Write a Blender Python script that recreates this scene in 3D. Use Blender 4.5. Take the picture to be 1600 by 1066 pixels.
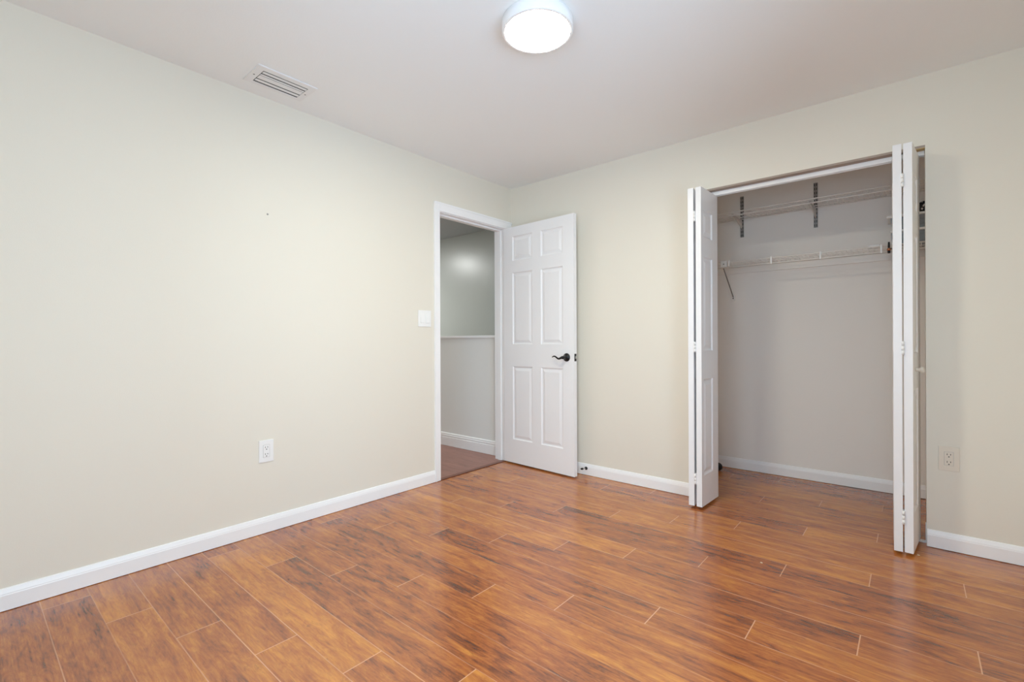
import bpy, bmesh, math, random
from mathutils import Vector, Matrix

for o in list(bpy.data.objects):
    bpy.data.objects.remove(o)
SC = bpy.context.scene
COL = SC.collection
PI = math.pi

# ------------------------------------------------------------------ camera
cd = bpy.data.cameras.new('camera')
cam = bpy.data.objects.new('camera', cd)
COL.objects.link(cam)
cd.sensor_fit = 'HORIZONTAL'
cd.sensor_width = 36.0
cd.lens = 737.13 / 1600 * 36
cd.shift_x = -1.0 / 1600
cd.clip_start = 0.05
CAM_YAW, CAM_ROLL = 0.703153, -0.00401
cam.matrix_world = (Matrix.Translation((2.7704, -3.2466, 1.0682)) @ Matrix.Rotation(CAM_YAW, 4, 'Z')
                    @ Matrix.Rotation(PI / 2, 4, 'X') @ Matrix.Rotation(CAM_ROLL, 4, 'Z'))
SC.camera = cam

# ------------------------------------------------------------------ view, world, lights
SC.view_settings.view_transform = 'Standard'
SC.view_settings.look = 'None'
SC.view_settings.gamma = 1
SC.view_settings.use_curve_mapping = False
SC.view_settings.exposure = 0.02
SC.cycles.use_denoising = True
SC.cycles.max_bounces = 14
SC.cycles.diffuse_bounces = 10
SC.cycles.glossy_bounces = 4

world = bpy.data.worlds.new('daylight')
SC.world = world
world.use_nodes = True
bg = world.node_tree.nodes['Background']
bg.inputs[0].default_value = (0.575, 0.795, 1.02, 1)
bg.inputs[1].default_value = 7.4

H = 2.44
EAST = 3.36
SOUTH = -3.85
WIN = (-3.45, -1.75, 0.45, 1.98)     # daylight window in the wall on the right, out of frame
SWIN = (1.9, 3.2, 0.60, 2.05)        # daylight window behind the camera


def portal(name, loc, rot, sx, sy):
    l = bpy.data.lights.new(name, 'AREA')
    l.shape = 'RECTANGLE'
    l.size, l.size_y = sx, sy
    l.cycles.is_portal = True
    o = bpy.data.objects.new(name, l)
    COL.objects.link(o)
    o.location = loc
    o.rotation_euler = rot
    return o


portal('window_portal', (EAST + 0.14, (WIN[0] + WIN[1]) / 2, (WIN[2] + WIN[3]) / 2), (0, PI / 2, 0),
       WIN[3] - WIN[2], WIN[1] - WIN[0])
portal('window_portal', ((SWIN[0] + SWIN[1]) / 2, SOUTH - 0.14, (SWIN[2] + SWIN[3]) / 2), (PI / 2, 0, 0),
       SWIN[1] - SWIN[0], SWIN[3] - SWIN[2])

LAMP_STRENGTH = 116.0
hl = bpy.data.lights.new('hall_lamp', 'AREA')
hl.shape = 'DISK'
hl.size = 0.35
hl.energy = 50
hl.color = (0.98, 1.0, 0.98)
hlo = bpy.data.objects.new('hall_lamp', hl)
COL.objects.link(hlo)
hlo.location = (-3.05, -0.45, 2.42)


# ------------------------------------------------------------------ materials
def mat(name, color, rough=0.5, metal=0.0, spec=0.5, bump=0.0, bscale=300.0, vary=0.0, emit=None, trans=0.0):
    m = bpy.data.materials.new(name)
    m.use_nodes = True
    nt = m.node_tree
    b = nt.nodes['Principled BSDF']
    b.inputs['Base Color'].default_value = (*color, 1)
    b.inputs['Roughness'].default_value = rough
    b.inputs['Metallic'].default_value = metal
    b.inputs['Specular IOR Level'].default_value = spec
    b.inputs['Transmission Weight'].default_value = trans
    tc = nt.nodes.new('ShaderNodeTexCoord')
    if vary > 0:
        n = nt.nodes.new('ShaderNodeTexNoise')
        n.inputs['Scale'].default_value = 2.3
        n.inputs['Detail'].default_value = 3
        nt.links.new(tc.outputs['Object'], n.inputs['Vector'])
        r = nt.nodes.new('ShaderNodeValToRGB')
        r.color_ramp.elements[0].position = 0.3
        r.color_ramp.elements[1].position = 0.7
        r.color_ramp.elements[0].color = (*[c * (1 - vary) for c in color], 1)
        r.color_ramp.elements[1].color = (*[min(1, c * (1 + vary)) for c in color], 1)
        nt.links.new(n.outputs['Fac'], r.inputs['Fac'])
        nt.links.new(r.outputs['Color'], b.inputs['Base Color'])
    if bump > 0:
        n = nt.nodes.new('ShaderNodeTexNoise')
        n.inputs['Scale'].default_value = bscale
        n.inputs['Detail'].default_value = 2
        nt.links.new(tc.outputs['Object'], n.inputs['Vector'])
        bp = nt.nodes.new('ShaderNodeBump')
        bp.inputs['Strength'].default_value = bump
        bp.inputs['Distance'].default_value = 0.002
        nt.links.new(n.outputs['Fac'], bp.inputs['Height'])
        nt.links.new(bp.outputs['Normal'], b.inputs['Normal'])
    if emit:
        b.inputs['Emission Color'].default_value = (*emit[0], 1)
        b.inputs['Emission Strength'].default_value = emit[1]
    return m


def srgb(r, g, b):
    f = lambda c: (c / 255 / 12.92) if c <= 10 else ((c / 255 + 0.055) / 1.055) ** 2.4
    return (f(r), f(g), f(b))


def wood_floor(name, dark, mid, light, seam, rough, tint_vary=0.18, spec=0.5, ior=2.0, width=0.1455, length=1.254, y0=-1.4265, x0=2.31):
    m = bpy.data.materials.new(name)
    m.use_nodes = True
    nt = m.node_tree
    N, L = nt.nodes, nt.links
    b = N['Principled BSDF']

    def math_(op, a, c=None, d=None):
        n = N.new('ShaderNodeMath')
        n.operation = op
        for i, v in enumerate((a, c, d)):
            if v is None:
                continue
            if isinstance(v, (int, float)):
                n.inputs[i].default_value = v
            else:
                L.new(v, n.inputs[i])
        return n.outputs[0]

    tc = N.new('ShaderNodeTexCoord')
    sp = N.new('ShaderNodeSeparateXYZ')
    L.new(tc.outputs['Object'], sp.inputs[0])
    X, Y = sp.outputs[0], sp.outputs[1]
    v = math_('DIVIDE', math_('SUBTRACT', Y, y0), width)
    row = math_('FLOOR', v)
    fy = math_('SUBTRACT', v, row)
    u = math_('DIVIDE', math_('SUBTRACT', math_('SUBTRACT', X, x0), math_('MULTIPLY', row, length / 4)), length)
    colm = math_('FLOOR', u)
    fx = math_('SUBTRACT', u, colm)
    dy = math_('MULTIPLY', math_('MINIMUM', fy, math_('SUBTRACT', 1.0, fy)), width)
    dx = math_('MULTIPLY', math_('MINIMUM', fx, math_('SUBTRACT', 1.0, fx)), length)
    # how pale each seam is differs from seam to seam
    wn = N.new('ShaderNodeTexWhiteNoise')
    wn.noise_dimensions = '1D'
    L.new(math_('ROUND', v), wn.inputs['W'])
    pn = N.new('ShaderNodeTexNoise')
    pn.inputs['Scale'].default_value = 2.2
    L.new(tc.outputs['Object'], pn.inputs['Vector'])
    strength = math_('MULTIPLY', math_('ADD', math_('MULTIPLY', wn.outputs['Value'], 0.7), 0.30),
                     math_('MULTIPLY_ADD', pn.outputs['Fac'], 1.6, -0.05))
    line_y = math_('MULTIPLY', math_('LESS_THAN', dy, 0.0017), strength)
    line_x = math_('MULTIPLY', math_('LESS_THAN', dx, 0.0019), 0.8)
    line = math_('MINIMUM', math_('MAXIMUM', line_y, line_x), 1.0)
    # plank identity
    idv = N.new('ShaderNodeCombineXYZ')
    L.new(row, idv.inputs[0])
    L.new(colm, idv.inputs[1])
    idn = N.new('ShaderNodeTexWhiteNoise')
    idn.noise_dimensions = '3D'
    L.new(idv.outputs[0], idn.inputs['Vector'])
    shift = math_('MULTIPLY', idn.outputs['Value'], 37.0)

    def coords(sx, sy):
        c = N.new('ShaderNodeCombineXYZ')
        L.new(math_('ADD', math_('MULTIPLY', X, sx), shift), c.inputs[0])
        L.new(math_('MULTIPLY', Y, sy), c.inputs[1])
        L.new(shift, c.inputs[2])
        return c.outputs[0]

    def noise(vec, scale, detail, rough_, dist):
        n = N.new('ShaderNodeTexNoise')
        n.inputs['Scale'].default_value = scale
        n.inputs['Detail'].default_value = detail
        n.inputs['Roughness'].default_value = rough_
        n.inputs['Distortion'].default_value = dist
        L.new(vec, n.inputs['Vector'])
        return n.outputs['Fac']

    blotch = noise(coords(2.2, 10.0), 1.0, 6, 0.66, 1.4)
    burl = noise(coords(7.0, 30.0), 1.0, 7, 0.74, 1.8)
    streak = noise(coords(7.0, 170.0), 1.0, 4, 0.65, 0.4)
    flame = noise(coords(3.0, 42.0), 1.0, 4, 0.6, 1.2)
    f = math_('MULTIPLY', blotch, 0.40)
    f = math_('ADD', f, math_('MULTIPLY', burl, 0.30))
    f = math_('ADD', f, math_('MULTIPLY', streak, 0.16))
    f = math_('ADD', f, math_('MULTIPLY', flame, 0.18))
    f = math_('ADD', f, math_('MULTIPLY', math_('SUBTRACT', idn.outputs['Value'], 0.5), tint_vary * 0.5))
    r = N.new('ShaderNodeValToRGB')
    cr = r.color_ramp
    cr.elements[0].position, cr.elements[0].color = 0.39, (*dark, 1)
    cr.elements[1].position, cr.elements[1].color = 0.66, (*light, 1)
    e = cr.elements.new(0.49)
    e.color = (*mid, 1)
    L.new(f, r.inputs['Fac'])
    # dark knots and flecks
    kn = noise(coords(13.0, 48.0), 1.0, 6, 0.72, 1.4)
    kr = N.new('ShaderNodeValToRGB')
    kr.color_ramp.elements[0].position, kr.color_ramp.elements[0].color = 0.57, (0, 0, 0, 1)
    kr.color_ramp.elements[1].position, kr.color_ramp.elements[1].color = 0.72, (1, 1, 1, 1)
    L.new(kn, kr.inputs['Fac'])
    mk = N.new('ShaderNodeMix')
    mk.data_type = 'RGBA'
    L.new(math_('MULTIPLY', kr.outputs['Color'], 0.45), mk.inputs['Factor'])
    L.new(r.outputs['Color'], mk.inputs['A'])
    mk.inputs['B'].default_value = (*[c * 0.55 for c in dark], 1)
    ml = N.new('ShaderNodeMix')
    ml.data_type = 'RGBA'
    L.new(line, ml.inputs['Factor'])
    L.new(mk.outputs['Result'], ml.inputs['A'])
    ml.inputs['B'].default_value = (*seam, 1)
    L.new(ml.outputs['Result'], b.inputs['Base Color'])
    rr = math_('MULTIPLY_ADD', burl, 0.12, rough - 0.06)
    L.new(rr, b.inputs['Roughness'])
    b.inputs['Specular IOR Level'].default_value = spec
    b.inputs['IOR'].default_value = ior
    bp = N.new('ShaderNodeBump')
    bp.inputs['Strength'].default_value = 0.12
    bp.inputs['Distance'].default_value = 0.0006
    L.new(math_('SUBTRACT', math_('MULTIPLY', streak, 0.5), math_('MULTIPLY', line, 0.6)), bp.inputs['Height'])
    L.new(bp.outputs['Normal'], b.inputs['Normal'])
    return m


M_WALL = mat('cream_wall_paint', srgb(229, 224, 211), 0.55, spec=0.35, bump=0.10, bscale=220)
M_HALL2 = mat('lit_hall_paint', srgb(234, 235, 232), 0.5, spec=0.4)  # hall paint lightened in colour so the low wall looks better lit
M_HALL = mat('shaded_hall_paint', srgb(196, 198, 193), 0.29, spec=0.5, bump=0.05, bscale=160)  # same hall paint, its dimmer light put in as a grey green tint
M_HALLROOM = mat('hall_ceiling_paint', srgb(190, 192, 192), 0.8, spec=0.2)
M_CLOSET = mat('closet_paint', srgb(240, 236, 230), 0.6, spec=0.3, bump=0.10, bscale=220)
M_CEIL = mat('white_ceiling_paint', srgb(238, 240, 240), 0.85, spec=0.2, bump=0.15, bscale=120)
M_TRIM = mat('white_trim_paint', srgb(244, 244, 244), 0.35, spec=0.5)
M_DOOR = mat('white_door_paint', srgb(238, 238, 239), 0.38, spec=0.5, bump=0.03, bscale=60)
M_FLOOR = wood_floor('mahogany_laminate', srgb(93, 48, 25), srgb(162, 88, 38), srgb(214, 140, 54), srgb(222, 166, 120), 0.235)
M_HFLOOR = wood_floor('cool_lit_hall_laminate', srgb(128, 88, 78), srgb(152, 108, 96), srgb(172, 126, 112), srgb(130, 92, 82), 0.4, 0.1, 0.5, 1.5, 0.09, 1.2, 0.0, 0.0)  # pinker, greyer plank colours imitate the cool hall light
M_THRESH = mat('threshold_wood', srgb(110, 58, 38), 0.35)
M_RAWWOOD = mat('raw_pine', srgb(196, 168, 120), 0.7, vary=0.08)
M_HEAD = mat('shaded_header_underside', srgb(165, 150, 138), 0.7)  # shade on the header underside, put into the board colour
M_PLASTIC = mat('white_plastic', srgb(240, 240, 238), 0.32)
M_GASKET = mat('pale_grey_gasket', srgb(190, 188, 184), 0.6)
M_PLASTIC2 = mat('ivory_plastic', srgb(228, 220, 205), 0.32)
M_SLOT = mat('dark_slot', (0.015, 0.014, 0.013), 0.7)
M_BLACK = mat('black_iron', (0.012, 0.012, 0.013), 0.32, metal=0.4)
M_RUBBER = mat('black_rubber', (0.012, 0.012, 0.012), 0.6)
M_NICKEL = mat('satin_nickel', (0.62, 0.60, 0.57), 0.3, metal=1.0)
M_WIRE = mat('white_vinyl_wire', srgb(240, 236, 230), 0.35)
M_STD = mat('grey_steel_standard', srgb(150, 146, 142), 0.4, metal=0.3)
M_BRACKET = mat('pale_steel_bracket', srgb(205, 200, 194), 0.4)
M_VENT = mat('white_enamel', srgb(232, 232, 232), 0.35)
M_VENT_SHADE = mat('vent_shade', (0.02, 0.02, 0.02), 0.8)
M_RING = mat('lamp_ring', srgb(240, 240, 240), 0.35)
M_DIFF = mat('lamp_diffuser', (0.9, 0.9, 0.9), 0.4, emit=((1.0, 0.95, 0.77), LAMP_STRENGTH))
M_COPPER = mat('copper', srgb(205, 140, 105), 0.25, metal=1.0)
M_BIN = mat('grey_translucent_plastic', srgb(128, 134, 134), 0.3)
M_CHIP = mat('paint_flake', srgb(225, 205, 170), 0.6)
M_EXT = mat('outside_ground', srgb(150, 150, 140), 0.9)

# thin window glass: mostly clear, a little mirror
M_GLASS = bpy.data.materials.new('window_glass')
M_GLASS.use_nodes = True
_n = M_GLASS.node_tree
_n.nodes.remove(_n.nodes['Principled BSDF'])
_t, _g, _m, _f = [_n.nodes.new(k) for k in ('ShaderNodeBsdfTransparent', 'ShaderNodeBsdfGlossy', 'ShaderNodeMixShader', 'ShaderNodeFresnel')]
_g.inputs['Roughness'].default_value = 0.02
_f.inputs['IOR'].default_value = 1.2
_n.links.new(_f.outputs[0], _m.inputs[0])
_n.links.new(_t.outputs[0], _m.inputs[1])
_n.links.new(_g.outputs[0], _m.inputs[2])
_n.links.new(_m.outputs[0], _n.nodes['Material Output'].inputs[0])


# ------------------------------------------------------------------ mesh helpers
def box(bm, x0, x1, y0, y1, z0, z1, mi=0):
    vs = [bm.verts.new((x, y, z)) for z in (z0, z1) for y in (y0, y1) for x in (x0, x1)]
    for f in ((0, 2, 3, 1), (4, 5, 7, 6), (0, 1, 5, 4), (2, 6, 7, 3), (0, 4, 6, 2), (1, 3, 7, 5)):
        bm.faces.new([vs[i] for i in f]).material_index = mi


def bbox_bev(bm, x0, x1, y0, y1, z0, z1, r, seg=2):
    t = bmesh.new()
    box(t, x0, x1, y0, y1, z0, z1)
    bmesh.ops.bevel(t, geom=list(t.edges), offset=r, segments=seg, profile=0.5, affect='EDGES')
    me = bpy.data.meshes.new('tmp')
    t.to_mesh(me)
    t.free()
    bm.from_mesh(me)
    bpy.data.meshes.remove(me)


def frame_of(d):
    d = Vector(d).normalized()
    a = Vector((0, 0, 1)) if abs(d.z) < 0.9 else Vector((1, 0, 0))
    u = d.cross(a).normalized()
    return u, d.cross(u).normalized()


def tube(bm, pts, r, n=8, caps=True):
    pts = [Vector(p) for p in pts]
    rad = r if isinstance(r, (list, tuple)) else [r] * len(pts)
    u, w = frame_of(pts[1] - pts[0])
    rings = []
    for i, p in enumerate(pts):
        d = (pts[min(i + 1, len(pts) - 1)] - pts[max(i - 1, 0)]).normalized()
        u = (u - d * u.dot(d)).normalized()
        w = d.cross(u)
        rings.append([bm.verts.new(p + (u * math.cos(2 * PI * k / n) + w * math.sin(2 * PI * k / n)) * rad[i]) for k in range(n)])
    for a, b in zip(rings, rings[1:]):
        for k in range(n):
            f = bm.faces.new((a[k], a[(k + 1) % n], b[(k + 1) % n], b[k]))
            f.smooth = True
    if caps:
        bm.faces.new(rings[0])
        bm.faces.new(rings[-1])


def lathe(bm, prof, origin, axis, n=32):
    o, ax = Vector(origin), Vector(axis).normalized()
    u, w = frame_of(ax)
    rings = []
    for r, h in prof:
        if r < 1e-6:
            rings.append([bm.verts.new(o + ax * h)])
        else:
            rings.append([bm.verts.new(o + ax * h + (u * math.cos(2 * PI * k / n) + w * math.sin(2 * PI * k / n)) * r) for k in range(n)])
    for a, b in zip(rings, rings[1:]):
        for k in range(n):
            k2 = (k + 1) % n
            if len(a) == 1 and len(b) == 1:
                continue
            if len(a) == 1:
                f = bm.faces.new((a[0], b[k], b[k2]))
            elif len(b) == 1:
                f = bm.faces.new((a[k], a[k2], b[0]))
            else:
                f = bm.faces.new((a[k], a[k2], b[k2], b[k]))
            f.smooth = True


def prism(bm, prof, p0, p1, out):
    """profile (out, up) swept straight from p0 to p1"""
    p0, p1, out = Vector(p0), Vector(p1), Vector(out)
    A = [bm.verts.new(p0 + out * a + Vector((0, 0, b))) for a, b in prof]
    B = [bm.verts.new(p1 + out * a + Vector((0, 0, b))) for a, b in prof]
    n = len(prof)
    for k in range(n):
        bm.faces.new((A[k], A[(k + 1) % n], B[(k + 1) % n], B[k]))
    bm.faces.new(A)
    bm.faces.new(B)


def world_loc(o):
    v = Vector((0, 0, 0))
    while o:
        v += o.location
        o = o.parent
    return v


def obj(name, bm, m, parent=None, local=False, loc=None):
    """link a bmesh as one object; verts are in world coordinates unless local"""
    bmesh.ops.recalc_face_normals(bm, faces=list(bm.faces))
    if parent is not None and not local:
        bmesh.ops.translate(bm, verts=list(bm.verts), vec=-world_loc(parent))
    if loc is not None:
        bmesh.ops.translate(bm, verts=list(bm.verts), vec=-Vector(loc))
    me = bpy.data.meshes.new(name)
    bm.to_mesh(me)
    bm.free()
    for mm in (m if isinstance(m, (list, tuple)) else [m]):
        me.materials.append(mm)
    o = bpy.data.objects.new(name, me)
    COL.objects.link(o)
    if parent is not None:
        o.parent = parent
    if loc is not None:
        o.location = loc
    return o


def B():
    return bmesh.new()


def tag(o, label, cat, group=None, kind=None):
    o['label'] = label
    o['category'] = cat
    if group:
        o['group'] = group
    if kind:
        o['kind'] = kind
    return o


def thing(name, loc, label, cat, group=None, kind=None):
    o = bpy.data.objects.new(name, None)
    o.empty_display_size = 0.1
    COL.objects.link(o)
    o.location = loc
    return tag(o, label, cat, group, kind)


def struct(name, bm, m, label, cat, loc=None):
    return tag(obj(name, bm, m, loc=loc), label, cat, kind='structure')


# ------------------------------------------------------------------ room shell
DY0, DY1, DTOP = -0.845, -0.085, 2.062            # bedroom doorway in the left wall
CX0, CX1, CTOP = 1.645, 2.823, 2.064              # closet opening in the far wall
WT = 0.115
CLX0, CLX1, CLY = 1.30, 3.22, 0.950               # closet interior
HX = -4.2                                         # hall end
STAIR_Y = 1.0

bm = B(); box(bm, -0.03, EAST, SOUTH, WT, -0.10, 0.0); box(bm, CLX0, CLX1, WT, CLY, -0.10, 0.0)
struct('floor', bm, M_FLOOR, 'glossy reddish brown wood laminate plank floor of the bedroom and closet', 'floor')
bm = B(); box(bm, HX, -0.03, -1.6, 0.012, -0.10, 0.0)
struct('floor_hall', bm, M_HFLOOR, 'plank floor of the hall, tinted pinkish brown like cool light, through the open doorway', 'floor')

bm = B(); box(bm, -0.12, EAST + 0.15, SOUTH - 0.15, 0.06, H, H + 0.1); box(bm, 0.0, EAST + 0.15, 0.06, CLY + 0.1, H, H + 0.1)
struct('ceiling', bm, M_CEIL, 'smooth pale grey white bedroom ceiling', 'ceiling')
bm = B(); box(bm, HX, -0.12, -1.6, STAIR_Y + 0.1, H, H + 0.1)
struct('ceiling_hall', bm, M_HALLROOM, 'shaded grey ceiling of the hall seen through the doorway', 'ceiling')

bm = B()
box(bm, -0.12, 0, SOUTH, DY0 - 0.02, 0, H); box(bm, -0.12, 0, DY1 + 0.02, 0.0, 0, H)
box(bm, -0.12, 0, DY0 - 0.02, DY1 + 0.02, DTOP + 0.02, H)
struct('wall_left', bm, M_WALL, 'long blank cream wall on the left with the doorway at its far end', 'wall')

bm = B()
box(bm, -0.12, CX0, 0, WT, 0, H); box(bm, CX1, EAST, 0, WT, 0, H); box(bm, CX0, CX1, 0, WT, CTOP + 0.012, H)
struct('wall_far', bm, M_WALL, 'cream wall facing the camera with the open closet in it', 'wall')

bm = B()
y0, y1, z0, z1 = WIN
box(bm, EAST, EAST + 0.15, SOUTH, y0, 0, H); box(bm, EAST, EAST + 0.15, y1, WT, 0, H)
box(bm, EAST, EAST + 0.15, y0, y1, 0, z0); box(bm, EAST, EAST + 0.15, y0, y1, z1, H)
struct('wall_right', bm, M_WALL, 'cream wall out of frame on the right with a window', 'wall')
bm = B()
a0, a1, z0, z1 = SWIN
box(bm, -0.12, a0, SOUTH - 0.15, SOUTH, 0, H); box(bm, a1, EAST + 0.15, SOUTH - 0.15, SOUTH, 0, H)
box(bm, a0, a1, SOUTH - 0.15, SOUTH, 0, z0); box(bm, a0, a1, SOUTH - 0.15, SOUTH, z1, H)
struct('wall_near', bm, M_WALL, 'cream wall behind the camera with a window', 'wall')

# closet shell
bm = B()
box(bm, CLX0 - 0.1, CLX1 + 0.1, CLY, CLY + 0.1, 0, H)
struct('wall_closet_back', bm, M_CLOSET, 'beige back wall inside the open closet', 'wall')
bm = B(); box(bm, CLX0 - 0.1, CLX0, WT, CLY, 0, H)
struct('wall_closet_left', bm, M_CLOSET, 'left side wall inside the closet', 'wall')
bm = B(); box(bm, CLX1, CLX1 + 0.1, WT, CLY, 0, H)
struct('wall_closet_right', bm, M_CLOSET, 'right side wall inside the closet', 'wall')

# hall: low wall beside the stairs, its cap, the tall wall beyond, end walls
bm = B(); box(bm, HX, -0.12, 0.012, 0.125, -1.2, 1.098)
struct('wall_hall_low', bm, M_HALL2, 'low grey half wall in the hall seen through the doorway', 'wall')
bm = B(); bbox_bev(bm, HX, -0.121, -0.006, 0.143, 1.098, 1.122, 0.004)
struct('trim_hall_cap', bm, M_TRIM, 'thin white cap along the top of the low hall wall', 'trim')
bm = B(); box(bm, HX, 0.0, STAIR_Y, STAIR_Y + 0.1, -1.2, H)
struct('wall_hall_tall', bm, M_HALL, 'wall with grey green painted shade, above and beyond the low hall wall', 'wall')
bm = B(); box(bm, HX - 0.1, HX, -1.7, STAIR_Y + 0.1, -1.2, H)
struct('wall_hall_end', bm, M_HALL, 'end wall of the hall out of view', 'wall')
bm = B(); box(bm, HX, -0.12, -1.7, -1.6, 0, H)
struct('wall_hall_near', bm, M_HALL, 'near side wall of the hall out of view', 'wall')
bm = B(); box(bm, -0.12, 0.0, WT, STAIR_Y, -1.2, H)
struct('wall_stair_side', bm, M_HALL, 'side wall closing the stairwell behind the far bedroom wall', 'wall')
bm = B(); box(bm, HX, 0.0, 0.125, STAIR_Y, -1.3, -1.2)
struct('floor_stairwell', bm, M_HFLOOR, 'floor deep in the stairwell behind the low hall wall', 'floor')


# windows out of frame: daylight for the room
def window(n, axis, lo, hi, zl, zh, plane, label):
    bm = B()

    def bx(a, b_, c, d, t0, t1):
        if axis == 'y':
            box(bm, plane + t0, plane + t1, a, b_, c, d)
        else:
            box(bm, a, b_, plane - t1, plane - t0, c, d)
    w = 0.045
    bx(lo, hi, zl, zl + w, 0.05, 0.11); bx(lo, hi, zh - w, zh, 0.05, 0.11)
    bx(lo, lo + w, zl + w, zh - w, 0.05, 0.11); bx(hi - w, hi, zl + w, zh - w, 0.05, 0.11)
    bx((lo + hi) / 2 - 0.02, (lo + hi) / 2 + 0.02, zl + w, zh - w, 0.06, 0.10)
    o = struct('window_%d' % n, bm, M_TRIM, label, 'window')
    bm = B()
    bx(lo + w, (lo + hi) / 2 - 0.02, zl + w, zh - w, 0.078, 0.082); bx((lo + hi) / 2 + 0.02, hi - w, zl + w, zh - w, 0.078, 0.082)
    obj('pane', bm, M_GLASS, o)
    bm = B()
    bx(lo - 0.05, hi + 0.05, zl - 0.025, zl - 0.001, -0.04, 0.0)
    obj('window_sill', bm, M_TRIM, o)


window(1, 'y', WIN[0], WIN[1], WIN[2], WIN[3], EAST, 'white framed window on the right out of frame')
window(2, 'x', SWIN[0], SWIN[1], SWIN[2], SWIN[3], SOUTH, 'white framed window behind the camera')

# ------------------------------------------------------------------ baseboards
BB = [(0, 0.0025), (0.013, 0.0025), (0.013, 0.062), (0.0115, 0.066), (0.0115, 0.069), (0.0085, 0.078), (0.006, 0.086), (0.002, 0.089), (0, 0.089)]


def baseboard(name, p0, p1, out, label, prof=BB):
    bm = B()
    prism(bm, prof, p0, p1, out)
    return struct(name, bm, M_TRIM, label, 'baseboard')


baseboard('baseboard_left', (0, SOUTH, 0), (0, DY0 - 0.057, 0), (1, 0, 0), 'white baseboard along the foot of the left wall')
baseboard('baseboard_far', (0.02, 0, 0), (CX0 - 0.002, 0, 0), (0, -1, 0), 'white baseboard between the open door and the closet')
baseboard('baseboard_far_right', (CX1 + 0.002, 0, 0), (EAST, 0, 0), (0, -1, 0), 'white baseboard right of the closet under the outlet')
baseboard('baseboard_closet', (CLX0, CLY, 0), (CLX1, CLY, 0), (0, -1, 0), 'white baseboard along the closet back wall')
HB = [(0, 0.002), (0.017, 0.002), (0.017, 0.088), (0.013, 0.090), (0.013, 0.098), (0.015, 0.101), (0.015, 0.108), (0.010, 0.110),
      (0.010, 0.124), (0.005, 0.131), (0, 0.131)]
baseboard('baseboard_hall', (HX, 0.012, 0), (-0.122, 0.012, 0), (0, -1, 0), 'tall stepped white baseboard on the low hall wall', HB)

# ------------------------------------------------------------------ bedroom doorway: jamb, stop, casing, threshold
bm = B()
box(bm, -0.121, 0.001, DY0 - 0.02, DY0, 0.001, DTOP + 0.02)
box(bm, -0.121, 0.001, DY1, DY1 + 0.02, 0.001, DTOP + 0.02)
box(bm, -0.121, 0.001, DY0, DY1, DTOP, DTOP + 0.02)
box(bm, -0.080, -0.042, DY0, DY0 + 0.011, 0.001, DTOP)
box(bm, -0.080, -0.042, DY1 - 0.011, DY1, 0.001, DTOP)
box(bm, -0.080, -0.042, DY0 + 0.011, DY1 - 0.011, DTOP - 0.011, DTOP)
jamb = struct('trim_1', bm, M_TRIM, 'white painted jamb and stop lining the bedroom doorway', 'door frame')
bm = B(); box(bm, -0.030, 0.0025, DY0 - 0.0012, DY0 + 0.0010, 0.915, 0.985)
o = obj('strike_plate', bm, M_BLACK, jamb); o['label'] = 'small dark strike plate on the jamb edge'

CW = 0.060


def casing(x0, s, label, name, full_right):
    """flat casing with a rounded back band; s is the side it stands out to"""
    bm = B()
    def sw(ya, yb, za, zb):
        xs = sorted((x0, x0 + s * 0.015))
        bbox_bev(bm, xs[0], xs[1], ya, yb, za, zb, 0.0035)
    sw(DY0 - CW + 0.003, DY0 - 0.004, 0.002, DTOP + CW + 0.012)
    sw(DY0 - 0.004, (-0.002 if full_right else DY1 + 0.05), DTOP + 0.004, DTOP + CW + 0.012)
    sw(DY1 + 0.004, -0.0145 if full_right else DY1 + 0.06, 0.002, DTOP + 0.004)
    # outer bead
    xs = sorted((x0 + s * 0.015, x0 + s * 0.019))
    bbox_bev(bm, xs[0], xs[1], DY0 - CW + 0.003, DY0 - CW + 0.018, 0.002, DTOP + CW + 0.012, 0.0015)
    bbox_bev(bm, xs[0], xs[1], DY0 - CW + 0.018, (-0.002 if full_right else DY1 + 0.05), DTOP + CW - 0.003, DTOP + CW + 0.012, 0.0015)
    return struct(name, bm, M_TRIM, label, 'door casing')


casing(0.0, 1, 'white casing around the bedroom doorway on the left wall', 'trim_2', True)
bm = B(); bbox_bev(bm, -0.030, 0.012, DY0 + 0.001, DY1 - 0.001, 0.0003, 0.005, 0.002)
struct('trim_3', bm, M_THRESH, 'narrow dark wood threshold strip across the bedroom doorway', 'threshold')


# ------------------------------------------------------------------ panelled doors
PROF = [(0.006, 0.007), (0.012, 0.009), (0.017, 0.009), (0.038, 0.0020)]


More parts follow.
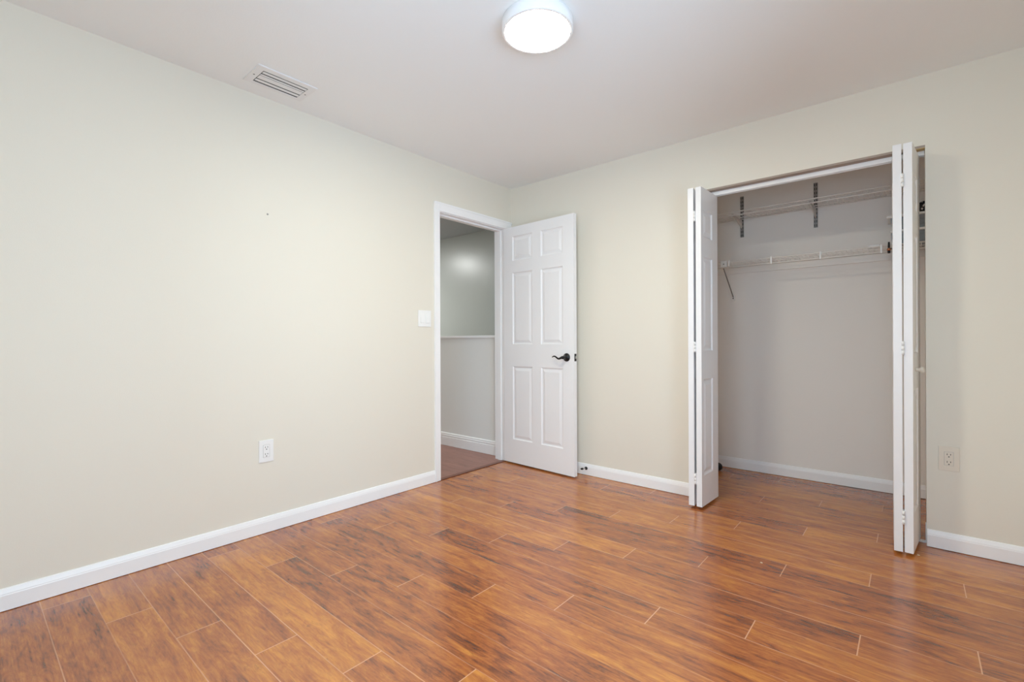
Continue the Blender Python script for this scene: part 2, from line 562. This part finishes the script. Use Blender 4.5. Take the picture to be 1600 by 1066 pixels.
def door_leaf(w, z0, z1, t, xs, zs):
    """leaf in local coords: x 0..w, y 0 (front) .. t (back), z z0..z1, raised panels on both faces"""
    bm = B()
    xc = sorted({0, w, *[v for p in xs for v in p]})
    zc = sorted({z0, z1, *[v for p in zs for v in p]})
    for side in (0, 1):
        y = t if side else 0.0
        s = -1 if side else 1
        grid = {(i, k): bm.verts.new((x, y, z)) for i, x in enumerate(xc) for k, z in enumerate(zc)}
        for i in range(len(xc) - 1):
            for k in range(len(zc) - 1):
                cell = [grid[i, k], grid[i + 1, k], grid[i + 1, k + 1], grid[i, k + 1]]
                if any(abs(a - xc[i]) < 1e-6 for a, _ in xs) and any(abs(a - zc[k]) < 1e-6 for a, _ in zs):
                    prev = cell
                    for ins, dep in PROF:
                        ring = [bm.verts.new((x, y + s * dep, z)) for x, z in
                                ((xc[i] + ins, zc[k] + ins), (xc[i + 1] - ins, zc[k] + ins), (xc[i + 1] - ins, zc[k + 1] - ins), (xc[i] + ins, zc[k + 1] - ins))]
                        for q in range(4):
                            bm.faces.new((prev[q], prev[(q + 1) % 4], ring[(q + 1) % 4], ring[q]))
                        prev = ring
                    bm.faces.new(prev)
                else:
                    bm.faces.new(cell)
    for za, zb, xa, xb in ((z0, z1, 0, 0), (z0, z1, w, w), (z0, z0, 0, w), (z1, z1, 0, w)):
        if xa == xb:
            pts = ((xa, 0, za), (xa, t, za), (xa, t, zb), (xa, 0, zb))
        else:
            pts = ((xa, 0, za), (xb, 0, za), (xb, t, za), (xa, t, za))
        bm.faces.new([bm.verts.new(p) for p in pts])
    bmesh.ops.remove_doubles(bm, verts=list(bm.verts), dist=1e-5)
    return bm


# six-panel bedroom door, swung open almost flat against the far wall
LW = 0.761
door = thing('door_1', (0.012, -0.113, 0), 'white six panel bedroom door standing open with a black lever handle', 'door', kind='structure')
door.rotation_euler = (0, 0, math.radians(-3.15))
leaf = door_leaf(LW, 0.012, 2.058, 0.035, [(0.108, 0.333), (0.428, 0.653)], [(0.215, 0.85), (1.04, 1.66), (1.765, 1.975)])
obj('door_leaf', leaf, M_DOOR, door, local=True)
hx, hz = 0.690, 0.938
hroot = bpy.data.objects.new('handle', None); COL.objects.link(hroot); hroot.parent = door
hroot.location = (hx, 0, hz); hroot['label'] = 'black lever handle'
bm = B(); lathe(bm, [(0, 0), (0.033, 0), (0.033, -0.003), (0.030, -0.008), (0.020, -0.012), (0.0135, -0.016), (0.012, -0.040), (0.0125, -0.058), (0.0095, -0.062), (0, -0.062)], (0, 0, 0), (0, 1, 0), 28)
obj('rosette', bm, M_BLACK, hroot, local=True)
bm = B()
pts = [(0.004, -0.052, 0.001), (-0.010, -0.053, 0.000), (-0.022, -0.054, -0.006), (-0.034, -0.054, -0.010), (-0.048, -0.053, -0.008),
       (-0.062, -0.051, 0.000), (-0.076, -0.049, 0.007), (-0.090, -0.047, 0.009), (-0.102, -0.045, 0.005), (-0.110, -0.043, 0.000)]
tube(bm, pts, [0.010, 0.0095, 0.0085, 0.0075, 0.0068, 0.0062, 0.0058, 0.0052, 0.0045, 0.003], 10)
obj('lever', bm, M_BLACK, hroot, local=True)
bm = B(); box(bm, LW - 0.0005, LW + 0.0012, 0.005, 0.030, hz - 0.029, hz + 0.029)
lp = obj('latch_plate', bm, M_BLACK, door, local=True); lp['label'] = 'black latch plate on the door edge'
bm = B(); bbox_bev(bm, LW + 0.001, LW + 0.011, 0.011, 0.024, hz - 0.010, hz + 0.010, 0.002)
lb = obj('latch_bolt', bm, M_NICKEL, lp, local=True); lb['label'] = 'bright metal latch bolt'
for z in (0.22, 1.05, 1.86):
    bm = B(); tube(bm, [(-0.004, 0.030, z - 0.045), (-0.004, 0.030, z + 0.045)], 0.006, 10)
    box(bm, -0.0012, 0.0, 0.004, 0.030, z - 0.045, z + 0.045)
    obj('hinge', bm, M_NICKEL, door, local=True)

# bifold closet doors ---------------------------------------------------------
BW, BT, BZ0, BZ1 = 0.288, 0.034, 0.016, 2.037
BZS = [(0.21, 0.82), (1.00, 1.60), (1.725, 1.895)]


def bifold(name, base, panels, label, hinge_xy, knob_panel, bracket):
    """panels: (front_xy, back_xy, outward sign) with the fold at the front"""
    root = thing(name, (base[0], base[1], 0), label, 'closet door', kind='structure')
    for i, (fr, bk, outward) in enumerate(panels):
        fr, bk = Vector((*fr, 0)), Vector((*bk, 0))
        d = (bk - fr)
        ang = math.atan2(d.y, d.x)
        # local x runs from the fold to the far stile; local -y is the left of travel reversed
        bm = door_leaf(BW, BZ0, BZ1, BT, [(0.035, 0.192)], BZS)
        bmesh.ops.translate(bm, verts=list(bm.verts), vec=(0, -BT / 2, 0))
        o = obj('door_panel', bm, M_DOOR, root, local=True)
        o.location = fr - Vector((base[0], base[1], 0))
        o.rotation_euler = (0, 0, ang)
        if i == knob_panel:
            bm = B()
            lathe(bm, [(0, 0), (0.009, 0), (0.0085, 0.010), (0.007, 0.014), (0.012, 0.020), (0.0155, 0.026), (0.0150, 0.031), (0.010, 0.035), (0, 0.036)],
                  (0.085, -outward * BT / 2, 0.917), (0, -outward, 0), 20)
            k = obj('knob', bm, M_PLASTIC2, o, local=True); k['label'] = 'small ivory round knob'
    hx, hy = hinge_xy
    for z in (0.188, 1.026, 1.856):
        bm = B()
        for q in range(3):
            tube(bm, [(hx, hy, z - 0.033 + q * 0.0222), (hx, hy, z - 0.033 + q * 0.0222 + 0.0205)], 0.0055, 8)
        box(bm, hx - 0.0062, hx + 0.0062, hy + 0.001, hy + 0.03, z - 0.033, z + 0.033)
        obj('hinge', bm, M_NICKEL if False else M_PLASTIC, root)
    bx, by, sgn = bracket
    bm = B()
    xs = sorted((bx, bx - sgn * 0.003)); box(bm, xs[0], xs[1], by - 0.016, by + 0.016, 0.004, 0.100)
    xs = sorted((bx, bx - sgn * 0.060)); box(bm, xs[0], xs[1], by - 0.016, by + 0.016, 0.0008, 0.0050)
    tube(bm, [(bx - sgn * 0.045, by, 0.005), (bx - sgn * 0.045, by, 0.0155)], 0.005, 8)
    obj('pivot_bracket', bm, M_PLASTIC, root)
    return root


bifold('door_2', (1.70, 0.0), [((1.6925, -0.2165), (1.678, 0.07), 1), ((1.7405, -0.2150), (1.752, 0.07), -1)],
       'left white bifold closet door, folded open, its panelled face toward the closet opening', (1.7165, -0.219), 9, (CX0, 0.055, -1))
bifold('door_3', (2.76, 0.0), [((2.7140, -0.2200), (2.704, 0.066), 1), ((2.7545, -0.2165), (2.7835, 0.068), 1)],
       'right white bifold closet door, folded open and seen edge on', (2.7340, -0.221), 1, (CX1, 0.055, 1))

# closet head: raw board under the header and the white bifold track
bm = B(); box(bm, CX0, CX1, 0.001, WT - 0.001, CTOP, CTOP + 0.012)
struct('trim_4', bm, M_HEAD, 'board under the closet header, its shade painted taupe', 'trim')
bm = B(); box(bm, 2.755, CX1 - 0.001, 0.001, 0.044, CTOP - 0.004, CTOP - 0.0002)
struct('trim_6', bm, M_RAWWOOD, 'bare wood sliver under the header above the right bifold door', 'trim')
bm = B()
box(bm, CX0 + 0.002, CX1 - 0.002, 0.046, 0.049, CTOP - 0.026, CTOP - 0.001); box(bm, CX0 + 0.002, CX1 - 0.002, 0.075, 0.078, CTOP - 0.026, CTOP - 0.001)
box(bm, CX0 + 0.002, CX1 - 0.002, 0.049, 0.075, CTOP - 0.004, CTOP - 0.001)
struct('trim_5', bm, M_TRIM, 'white metal bifold track across the top of the closet opening', 'track')

# ------------------------------------------------------------------ closet shelving
SF, SB = 0.648, CLY - 0.015                      # shelf front and back


def wire_shelf(zt, lip, label, x0=CLX0 + 0.01, x1=CLX1 - 0.01, pitch=0.030, n_mid=2):
    root = thing('wire_shelf', ((x0 + x1) / 2, (SF + SB) / 2, zt - lip), label, 'shelf', 'white wire shelves in the closet')
    bm = B()
    r = 0.0032
    for y, z in [(SB, zt)] + [(SF + (SB - SF) * (k + 1) / (n_mid + 1), zt - 0.006) for k in range(n_mid)]:
        tube(bm, [(x0, y, z), (x1, y, z)], r, 6)
    n = int((x1 - x0) / pitch)
    for k in range(n + 1):
        x = x0 + 0.004 + k * pitch
        if x > x1:
            break
        tube(bm, [(x, SB, zt + 0.004), (x, SF + 0.004, zt + 0.004)], 0.0014, 5)
    obj('wire_deck', bm, M_WIRE, root)
    bm = B()
    tube(bm, [(x0, SF, zt), (x1, SF, zt)], r + 0.0012, 8)
    tube(bm, [(x0, SF - 0.002, zt - lip), (x1, SF - 0.002, zt - lip)], r + 0.0012, 8)
    for k in range(n + 1):
        x = x0 + 0.004 + k * pitch
        if x > x1:
            break
        tube(bm, [(x, SF + 0.003, zt + 0.003), (x, SF + 0.001, zt - lip)], 0.0014, 5)
    obj('front_lip', bm, M_WIRE, root)
    return root


low = wire_shelf(1.676, 0.040, 'lower white wire shelf in the closet, braced to the back wall')
for x in (1.976, 2.283, 2.617):
    bm = B(); bbox_bev(bm, x - 0.006, x + 0.006, SF - 0.010, SF + 0.004, 1.630, 1.684, 0.002)
    obj('support_clip', bm, M_PLASTIC, low)
bm = B()
bbox_bev(bm, 1.622, 1.668, SF - 0.012, SF + 0.006, 1.640, 1.690, 0.003)
bbox_bev(bm, 1.676, 1.688, SF - 0.012, SF + 0.004, 1.642, 1.688, 0.002)
ec = obj('brace_clip', bm, M_PLASTIC, low)
bm = B(); lathe(bm, [(0, 0), (0.005, 0), (0.004, 0.003), (0, 0.003)], (1.645, SF - 0.012, 1.662), (0, -1, 0), 10); obj('screw', bm, M_STD, ec)
bm = B(); tube(bm, [(1.636, SF + 0.002, 1.645), (1.636, SB - 0.010, 1.425)], 0.0045, 8)
br = obj('brace', bm, M_STD, low)
bm = B(); bbox_bev(bm, 1.626, 1.646, SB - 0.011, CLY - 0.0005, 1.395, 1.440, 0.003); obj('brace_foot', bm, M_PLASTIC, br)
bm = B(); lathe(bm, [(0, 0), (0.005, 0), (0.004, 0.003), (0, 0.003)], (1.636, SB - 0.011, 1.414), (0, -1, 0), 10); obj('screw', bm, M_SLOT, br)
bm = B(); bbox_bev(bm, CLX0 + 0.002, CLX1 - 0.002, CLY - 0.013, CLY - 0.0005, 1.619, 1.670, 0.002)
tag(obj('wall_cleat', bm, M_WIRE), 'pale painted wood cleat on the closet back wall under the lower wire shelf', 'cleat')

up = wire_shelf(2.061, 0.028, 'upper white wire shelf in the closet, carried by two slotted wall standards')
GAP = [0, 1]
for x, side, lab in ((1.702, -1, 'grey slotted wall standard near the left bifold door, with shelf bracket'),
                     (2.217, 1, 'grey slotted wall standard in the middle of the closet, with shelf bracket')):
    root = thing('shelf_standard', (x, CLY, 1.915), lab, 'shelf standard', 'slotted standards under the upper shelf')
    bm = B()
    box(bm, x - 0.0125, x + 0.0125, CLY - 0.010, CLY - 0.0005, 1.915, 2.250)
    st = obj('channel', bm, M_STD, root)
    bm = B()
    for k in range(11):
        z = 1.929 + k * 0.0305
        for dx in (-0.0062, 0.0062):
            box(bm, x + dx - 0.0022, x + dx + 0.0022, CLY - 0.0106, CLY - 0.0099, z - 0.0085, z + 0.0085)
    obj('slots', bm, M_SLOT, st)
    bm = B()
    A = [(CLY - 0.010, 2.0515), (CLY - 0.010, 1.985), (SF + 0.10, 2.030), (SF + 0.008, 2.036), (SF + 0.008, 2.0515)]
    va = [bm.verts.new((x - 0.003, y, z)) for y, z in A]; vb = [bm.verts.new((x + 0.003, y, z)) for y, z in A]
    for k in range(5):
        bm.faces.new((va[k], va[(k + 1) % 5], vb[(k + 1) % 5], vb[k]))
    bm.faces.new(va); bm.faces.new(vb)
    obj('bracket_arm', bm, M_BRACKET, root)

# things on the lower shelf, mostly hidden by the right bifold door
DK = 1.676 + 0.0075


def storage_bin(z0, h, label, over):
    root = thing('storage_bin', (2.85, 0.80, z0), label, 'storage bin', 'stacked storage bins')
    bm = B()
    xs, ys = (2.664, 3.04), (0.715, 0.905)
    for k, (z, g) in enumerate(((z0, 0.010), (z0 + h - 0.018, 0.002))):
        pass
    v0 = [bm.verts.new(p) for p in ((xs[0] + 0.008, ys[0] + 0.008, z0), (xs[1] - 0.008, ys[0] + 0.008, z0), (xs[1] - 0.008, ys[1] - 0.008, z0), (xs[0] + 0.008, ys[1] - 0.008, z0))]
    v1 = [bm.verts.new(p) for p in ((xs[0], ys[0], z0 + h - 0.016), (xs[1], ys[0], z0 + h - 0.016), (xs[1], ys[1], z0 + h - 0.016), (xs[0], ys[1], z0 + h - 0.016))]
    for k in range(4):
        bm.faces.new((v0[k], v0[(k + 1) % 4], v1[(k + 1) % 4], v1[k]))
    bm.faces.new(v0); bm.faces.new(v1)
    for k in range(1, 3):
        z = z0 + (h - 0.016) * k / 3
        box(bm, xs[0] + 0.01, xs[1] - 0.01, ys[0] - 0.001, ys[0] + 0.006, z - 0.002, z + 0.002)
    obj('bin_body', bm, M_BIN, root)
    bm = B(); bbox_bev(bm, xs[0] - over, xs[1] + 0.02, ys[0] - 0.018, ys[1] + 0.018, z0 + h - 0.016, z0 + h, 0.005)
    o = obj('lid', bm, M_PLASTIC, root); o['label'] = 'white flanged lid'
    return root


storage_bin(DK, 0.096, 'grey plastic bin with white lid directly on the lower shelf behind the right bifold', 0.002)
storage_bin(DK + 0.0965, 0.098, 'upper grey plastic bin with white lid, stacked under a small black pouch', 0.022)
bm = B()
random.seed(4)
bmesh.ops.create_icosphere(bm, subdivisions=3, radius=1.0)
for v in bm.verts:
    k = 1 + 0.10 * math.sin(v.co.x * 5 + 1) * math.cos(v.co.z * 4)
    v.co = Vector((2.85 + v.co.x * 0.060 * k, 0.76 + v.co.y * 0.05 * k, DK + 0.1945 + 0.038 + max(v.co.z, -0.98) * 0.038 * k))
    v.co.z = max(v.co.z, DK + 0.195)
for f in bm.faces:
    f.smooth = True
m_p = mat('black_spotted_fabric', (0.012, 0.012, 0.014), 0.6)
_nt = m_p.node_tree
_v = _nt.nodes.new('ShaderNodeTexVoronoi'); _v.inputs['Scale'].default_value = 45
_r = _nt.nodes.new('ShaderNodeValToRGB')
_r.color_ramp.elements[0].position, _r.color_ramp.elements[0].color = 0.22, (0.75, 0.72, 0.68, 1)
_r.color_ramp.elements[1].position, _r.color_ramp.elements[1].color = 0.27, (0.012, 0.012, 0.014, 1)
_c = [n for n in _nt.nodes if n.type == 'TEX_COORD'][0]
_nt.links.new(_c.outputs['Object'], _v.inputs['Vector']); _nt.links.new(_v.outputs['Distance'], _r.inputs['Fac'])
_nt.links.new(_r.outputs['Color'], _nt.nodes['Principled BSDF'].inputs['Base Color'])
tag(obj('pouch', bm, m_p, loc=(2.85, 0.76, DK + 0.195)), 'small black pouch with white specks on top of the stacked bins', 'pouch')

bm = B(); bbox_bev(bm, 2.548, 2.606, 0.700, 0.780, DK, DK + 0.016, 0.004)
bx = obj('box', bm, M_PLASTIC, loc=(2.58, 0.745, DK)); tag(bx, 'small flat white box lying on the lower wire shelf', 'box')
hk = thing('hook', (2.656, SF - 0.010, 1.640), 'small black and copper hook on the lower shelf front beside the right bifold door', 'hook')
bm = B(); tube(bm, [(2.656, SF - 0.011, 1.660), (2.656, SF - 0.011, 1.696)], [0.0065, 0.0050], 10); obj('stem', bm, M_RUBBER, hk)
bm = B()
bmesh.ops.create_uvsphere(bm, u_segments=16, v_segments=10, radius=0.0105)
bmesh.ops.translate(bm, verts=list(bm.verts), vec=(2.656, SF - 0.014, 1.648))
for f in bm.faces:
    f.smooth = True
o = obj('ball', bm, M_COPPER, hk); o['label'] = 'copper ball'
bm = B(); tube(bm, [(2.656, SF - 0.011, 1.640), (2.656, SF - 0.011, 1.624)], [0.0085, 0.007], 10); obj('cap', bm, M_RUBBER, hk)
bm = B(); tube(bm, [(2.660, SF - 0.011, 1.650), (2.715, SF - 0.011, 1.650)], 0.003, 8); obj('arm', bm, M_RUBBER, hk)

bm = B()
bmesh.ops.create_uvsphere(bm, u_segments=24, v_segments=14, radius=0.032)
for f in bm.faces:
    f.smooth = True
bmesh.ops.translate(bm, verts=list(bm.verts), vec=(1.553, 0.79, 0.032))
tag(obj('ball', bm, M_RUBBER, loc=(1.553, 0.79, 0.0)), 'small rounded black object on the closet floor behind the left bifold door', 'ball')

# ------------------------------------------------------------------ ceiling lamp
LX, LY = 1.545, -1.628
lamp = thing('ceiling_light', (LX, LY, H), 'round flush white ceiling light, glowing', 'ceiling light')
bm = B(); lathe(bm, [(0, -0.0005), (0.150, -0.0005), (0.1525, -0.003), (0.1525, -0.042), (0.151, -0.0455), (0.148, -0.0475), (0.1395, -0.0475), (0.1390, -0.044), (0, -0.044)], (LX, LY, H), (0, 0, 1), 64)
obj('rim', bm, M_RING, lamp)
bm = B(); lathe(bm, [(0, -0.0443), (0.1386, -0.0443), (0.1386, -0.0468), (0.137, -0.0473), (0, -0.0476)], (LX, LY, H), (0, 0, 1), 64)
obj('diffuser', bm, M_DIFF, lamp)

# ------------------------------------------------------------------ ceiling vent
VX0, VX1, VY0, VY1 = 0.121, 0.321, -2.280, -1.979
vent = thing('ceiling_vent', ((VX0 + VX1) / 2, (VY0 + VY1) / 2, H), 'white rectangular air vent with louvers in the ceiling by the left wall', 'air vent')
ix0, ix1, iy0, iy1 = 0.148, 0.284, -2.243, -2.012
bm = B()
zt, zb = H - 0.0003, H - 0.007
for a in ((VX0, ix0, VY0, VY1), (ix1, VX1, VY0, VY1), (ix0, ix1, VY0, iy0), (ix0, ix1, iy1, VY1)):
    box(bm, a[0], a[1], a[2], a[3], zb, zt)
obj('vent_frame', bm, M_VENT, vent)
bm = B(); box(bm, ix0, ix1, iy0, iy1, H - 0.0049, H - 0.0004); obj('shade_backing', bm, M_VENT_SHADE, vent)  # black sheet standing in for the shade between the louvers
for fa, fb, dz in ((0.065, 0.215, 0.0), (0.295, 0.395, 0.0004), (0.425, 0.685, 0.0002), (0.750, 0.910, 0.0)):
    xa, xb = ix1 - (ix1 - ix0) * fb, ix1 - (ix1 - ix0) * fa
    bm = B()
    bbox_bev(bm, xa, xb, iy0 + 0.004, iy1 - 0.002, H - 0.0066 + dz, H - 0.0052 + dz, 0.0005)
    obj('louver', bm, M_VENT, vent)
for y in (VY0 + 0.018, VY1 - 0.018):
    bm = B(); lathe(bm, [(0, 0), (0.0045, 0), (0.0035, 0.002), (0, 0.002)], ((ix0 + ix1) / 2, y, zb), (0, 0, -1), 12); obj('screw', bm, M_STD, vent)


# ------------------------------------------------------------------ switch and outlets
def plate(bm, face, c0, c1, z0, z1, t0, t1, r=0.0015):
    """box on a wall: face 'x' (left wall) or 'y' (far wall)"""
    if face == 'x':
        bbox_bev(bm, t0, t1, c0, c1, z0, z1, r)
    else:
        bbox_bev(bm, c0, c1, -t1, -t0, z0, z1, r)


sw = thing('light_switch', (0, -0.993, 1.236), 'white double rocker light switch beside the bedroom doorway', 'light switch')
bm = B(); plate(bm, 'x', -1.053, -0.933, 1.177, 1.298, 0.0003, 0.006, 0.002); obj('switch_plate', bm, M_PLASTIC, sw)
for y in (-1.017, -0.969):
    bm = B()
    c = [bm.verts.new(p) for p in ((0.006, y - 0.0165, 1.204), (0.006, y + 0.0165, 1.204), (0.006, y + 0.0165, 1.271), (0.006, y - 0.0165, 1.271),
                                   (0.0125, y - 0.0165, 1.205), (0.0125, y + 0.0165, 1.205), (0.0068, y + 0.0165, 1.271), (0.0068, y - 0.0165, 1.271))]
    for f in ((0, 1, 5, 4), (1, 2, 6, 5), (2, 3, 7, 6), (3, 0, 4, 7), (4, 5, 6, 7), (0, 3, 2, 1)):
        bm.faces.new([c[i] for i in f])
    obj('rocker', bm, M_PLASTIC, sw)


def outlet(face, c, zc, label, m):
    root = thing('wall_outlet', (0, c, zc) if face == 'x' else (c, 0, zc), label, 'outlet', 'wall outlets')
    bm = B(); plate(bm, face, c - 0.0395, c + 0.0395, zc - 0.0615, zc + 0.0615, 0.0003, 0.006, 0.002); obj('outlet_plate', bm, m, root)
    bm = B(); plate(bm, face, c - 0.0180, c + 0.0180, zc - 0.0350, zc + 0.0350, 0.0055, 0.0064, 0.0003); obj('gasket', bm, M_GASKET, root)
    bm = B(); plate(bm, face, c - 0.0166, c + 0.0166, zc - 0.0336, zc + 0.0336, 0.0055, 0.0078, 0.001); rc = obj('receptacle', bm, m, root)
    bm = B()
    for s in (0.019, -0.019):
        for dx, w, h in ((-0.0064, 0.0013, 0.0042), (0.0064, 0.0013, 0.0036)):
            plate(bm, face, c + dx - w, c + dx + w, zc + s + 0.003 - h, zc + s + 0.003 + h, 0.0070, 0.0081, 0.0001)
        plate(bm, face, c - 0.0026, c + 0.0026, zc + s - 0.0112, zc + s - 0.0064, 0.0070, 0.0081, 0.0001)
    obj('sockets', bm, M_SLOT, rc)


outlet('x', -2.1235, 0.457, 'white wall outlet low on the left wall', M_PLASTIC)
outlet('y', 2.9085, 0.464, 'ivory wall outlet low on the far wall right of the closet', M_PLASTIC2)

bm = B(); lathe(bm, [(0, 0.0003), (0.0052, 0.0003), (0.0046, 0.003), (0.002, 0.003), (0.0, 0.001)], (0, -2.110, 1.788), (1, 0, 0), 14)
tag(obj('screw', bm, M_STD, loc=(0, -2.110, 1.788)), 'tiny grey screw left in the middle of the blank left wall', 'screw')

# ------------------------------------------------------------------ door stop on the baseboard
ds = thing('door_stop', (0.790, -0.013, 0.055), 'small black door stop on the baseboard just right of the open door', 'door stop')
bm = B(); lathe(bm, [(0, 0), (0.013, 0), (0.013, 0.003), (0.008, 0.008), (0, 0.008)], (0.790, -0.0132, 0.055), (0, -1, 0), 18); obj('base', bm, M_BLACK, ds)
bm = B(); tube(bm, [(0.790, -0.021, 0.055), (0.786, -0.062, 0.060)], 0.0042, 10); obj('rod', bm, M_NICKEL, ds)
bm = B(); tube(bm, [(0.786, -0.060, 0.060), (0.785, -0.078, 0.062)], [0.0085, 0.0075], 12); obj('tip', bm, M_RUBBER, ds)

# paint flakes on the floor
for (x, y), lab in (((2.790, -0.172), 'pale flake on the floor beside the right bifold door'),
                    ((2.215, -0.755), 'pale flake on the open floor in front of the closet')):
    bm = B()
    c = [(0.006, 0.0), (0.002, 0.004), (-0.005, 0.003), (-0.006, -0.002), (0.001, -0.004)]
    va = [bm.verts.new((x + p, y + q, 0.0003)) for p, q in c]; vb = [bm.verts.new((x + p * .8, y + q * .8, 0.0025)) for p, q in c]
    for k in range(5):
        bm.faces.new((va[k], va[(k + 1) % 5], vb[(k + 1) % 5], vb[k]))
    bm.faces.new(va); bm.faces.new(vb)
    tag(obj('flake', bm, M_CHIP, loc=(x, y, 0)), lab, 'flake')
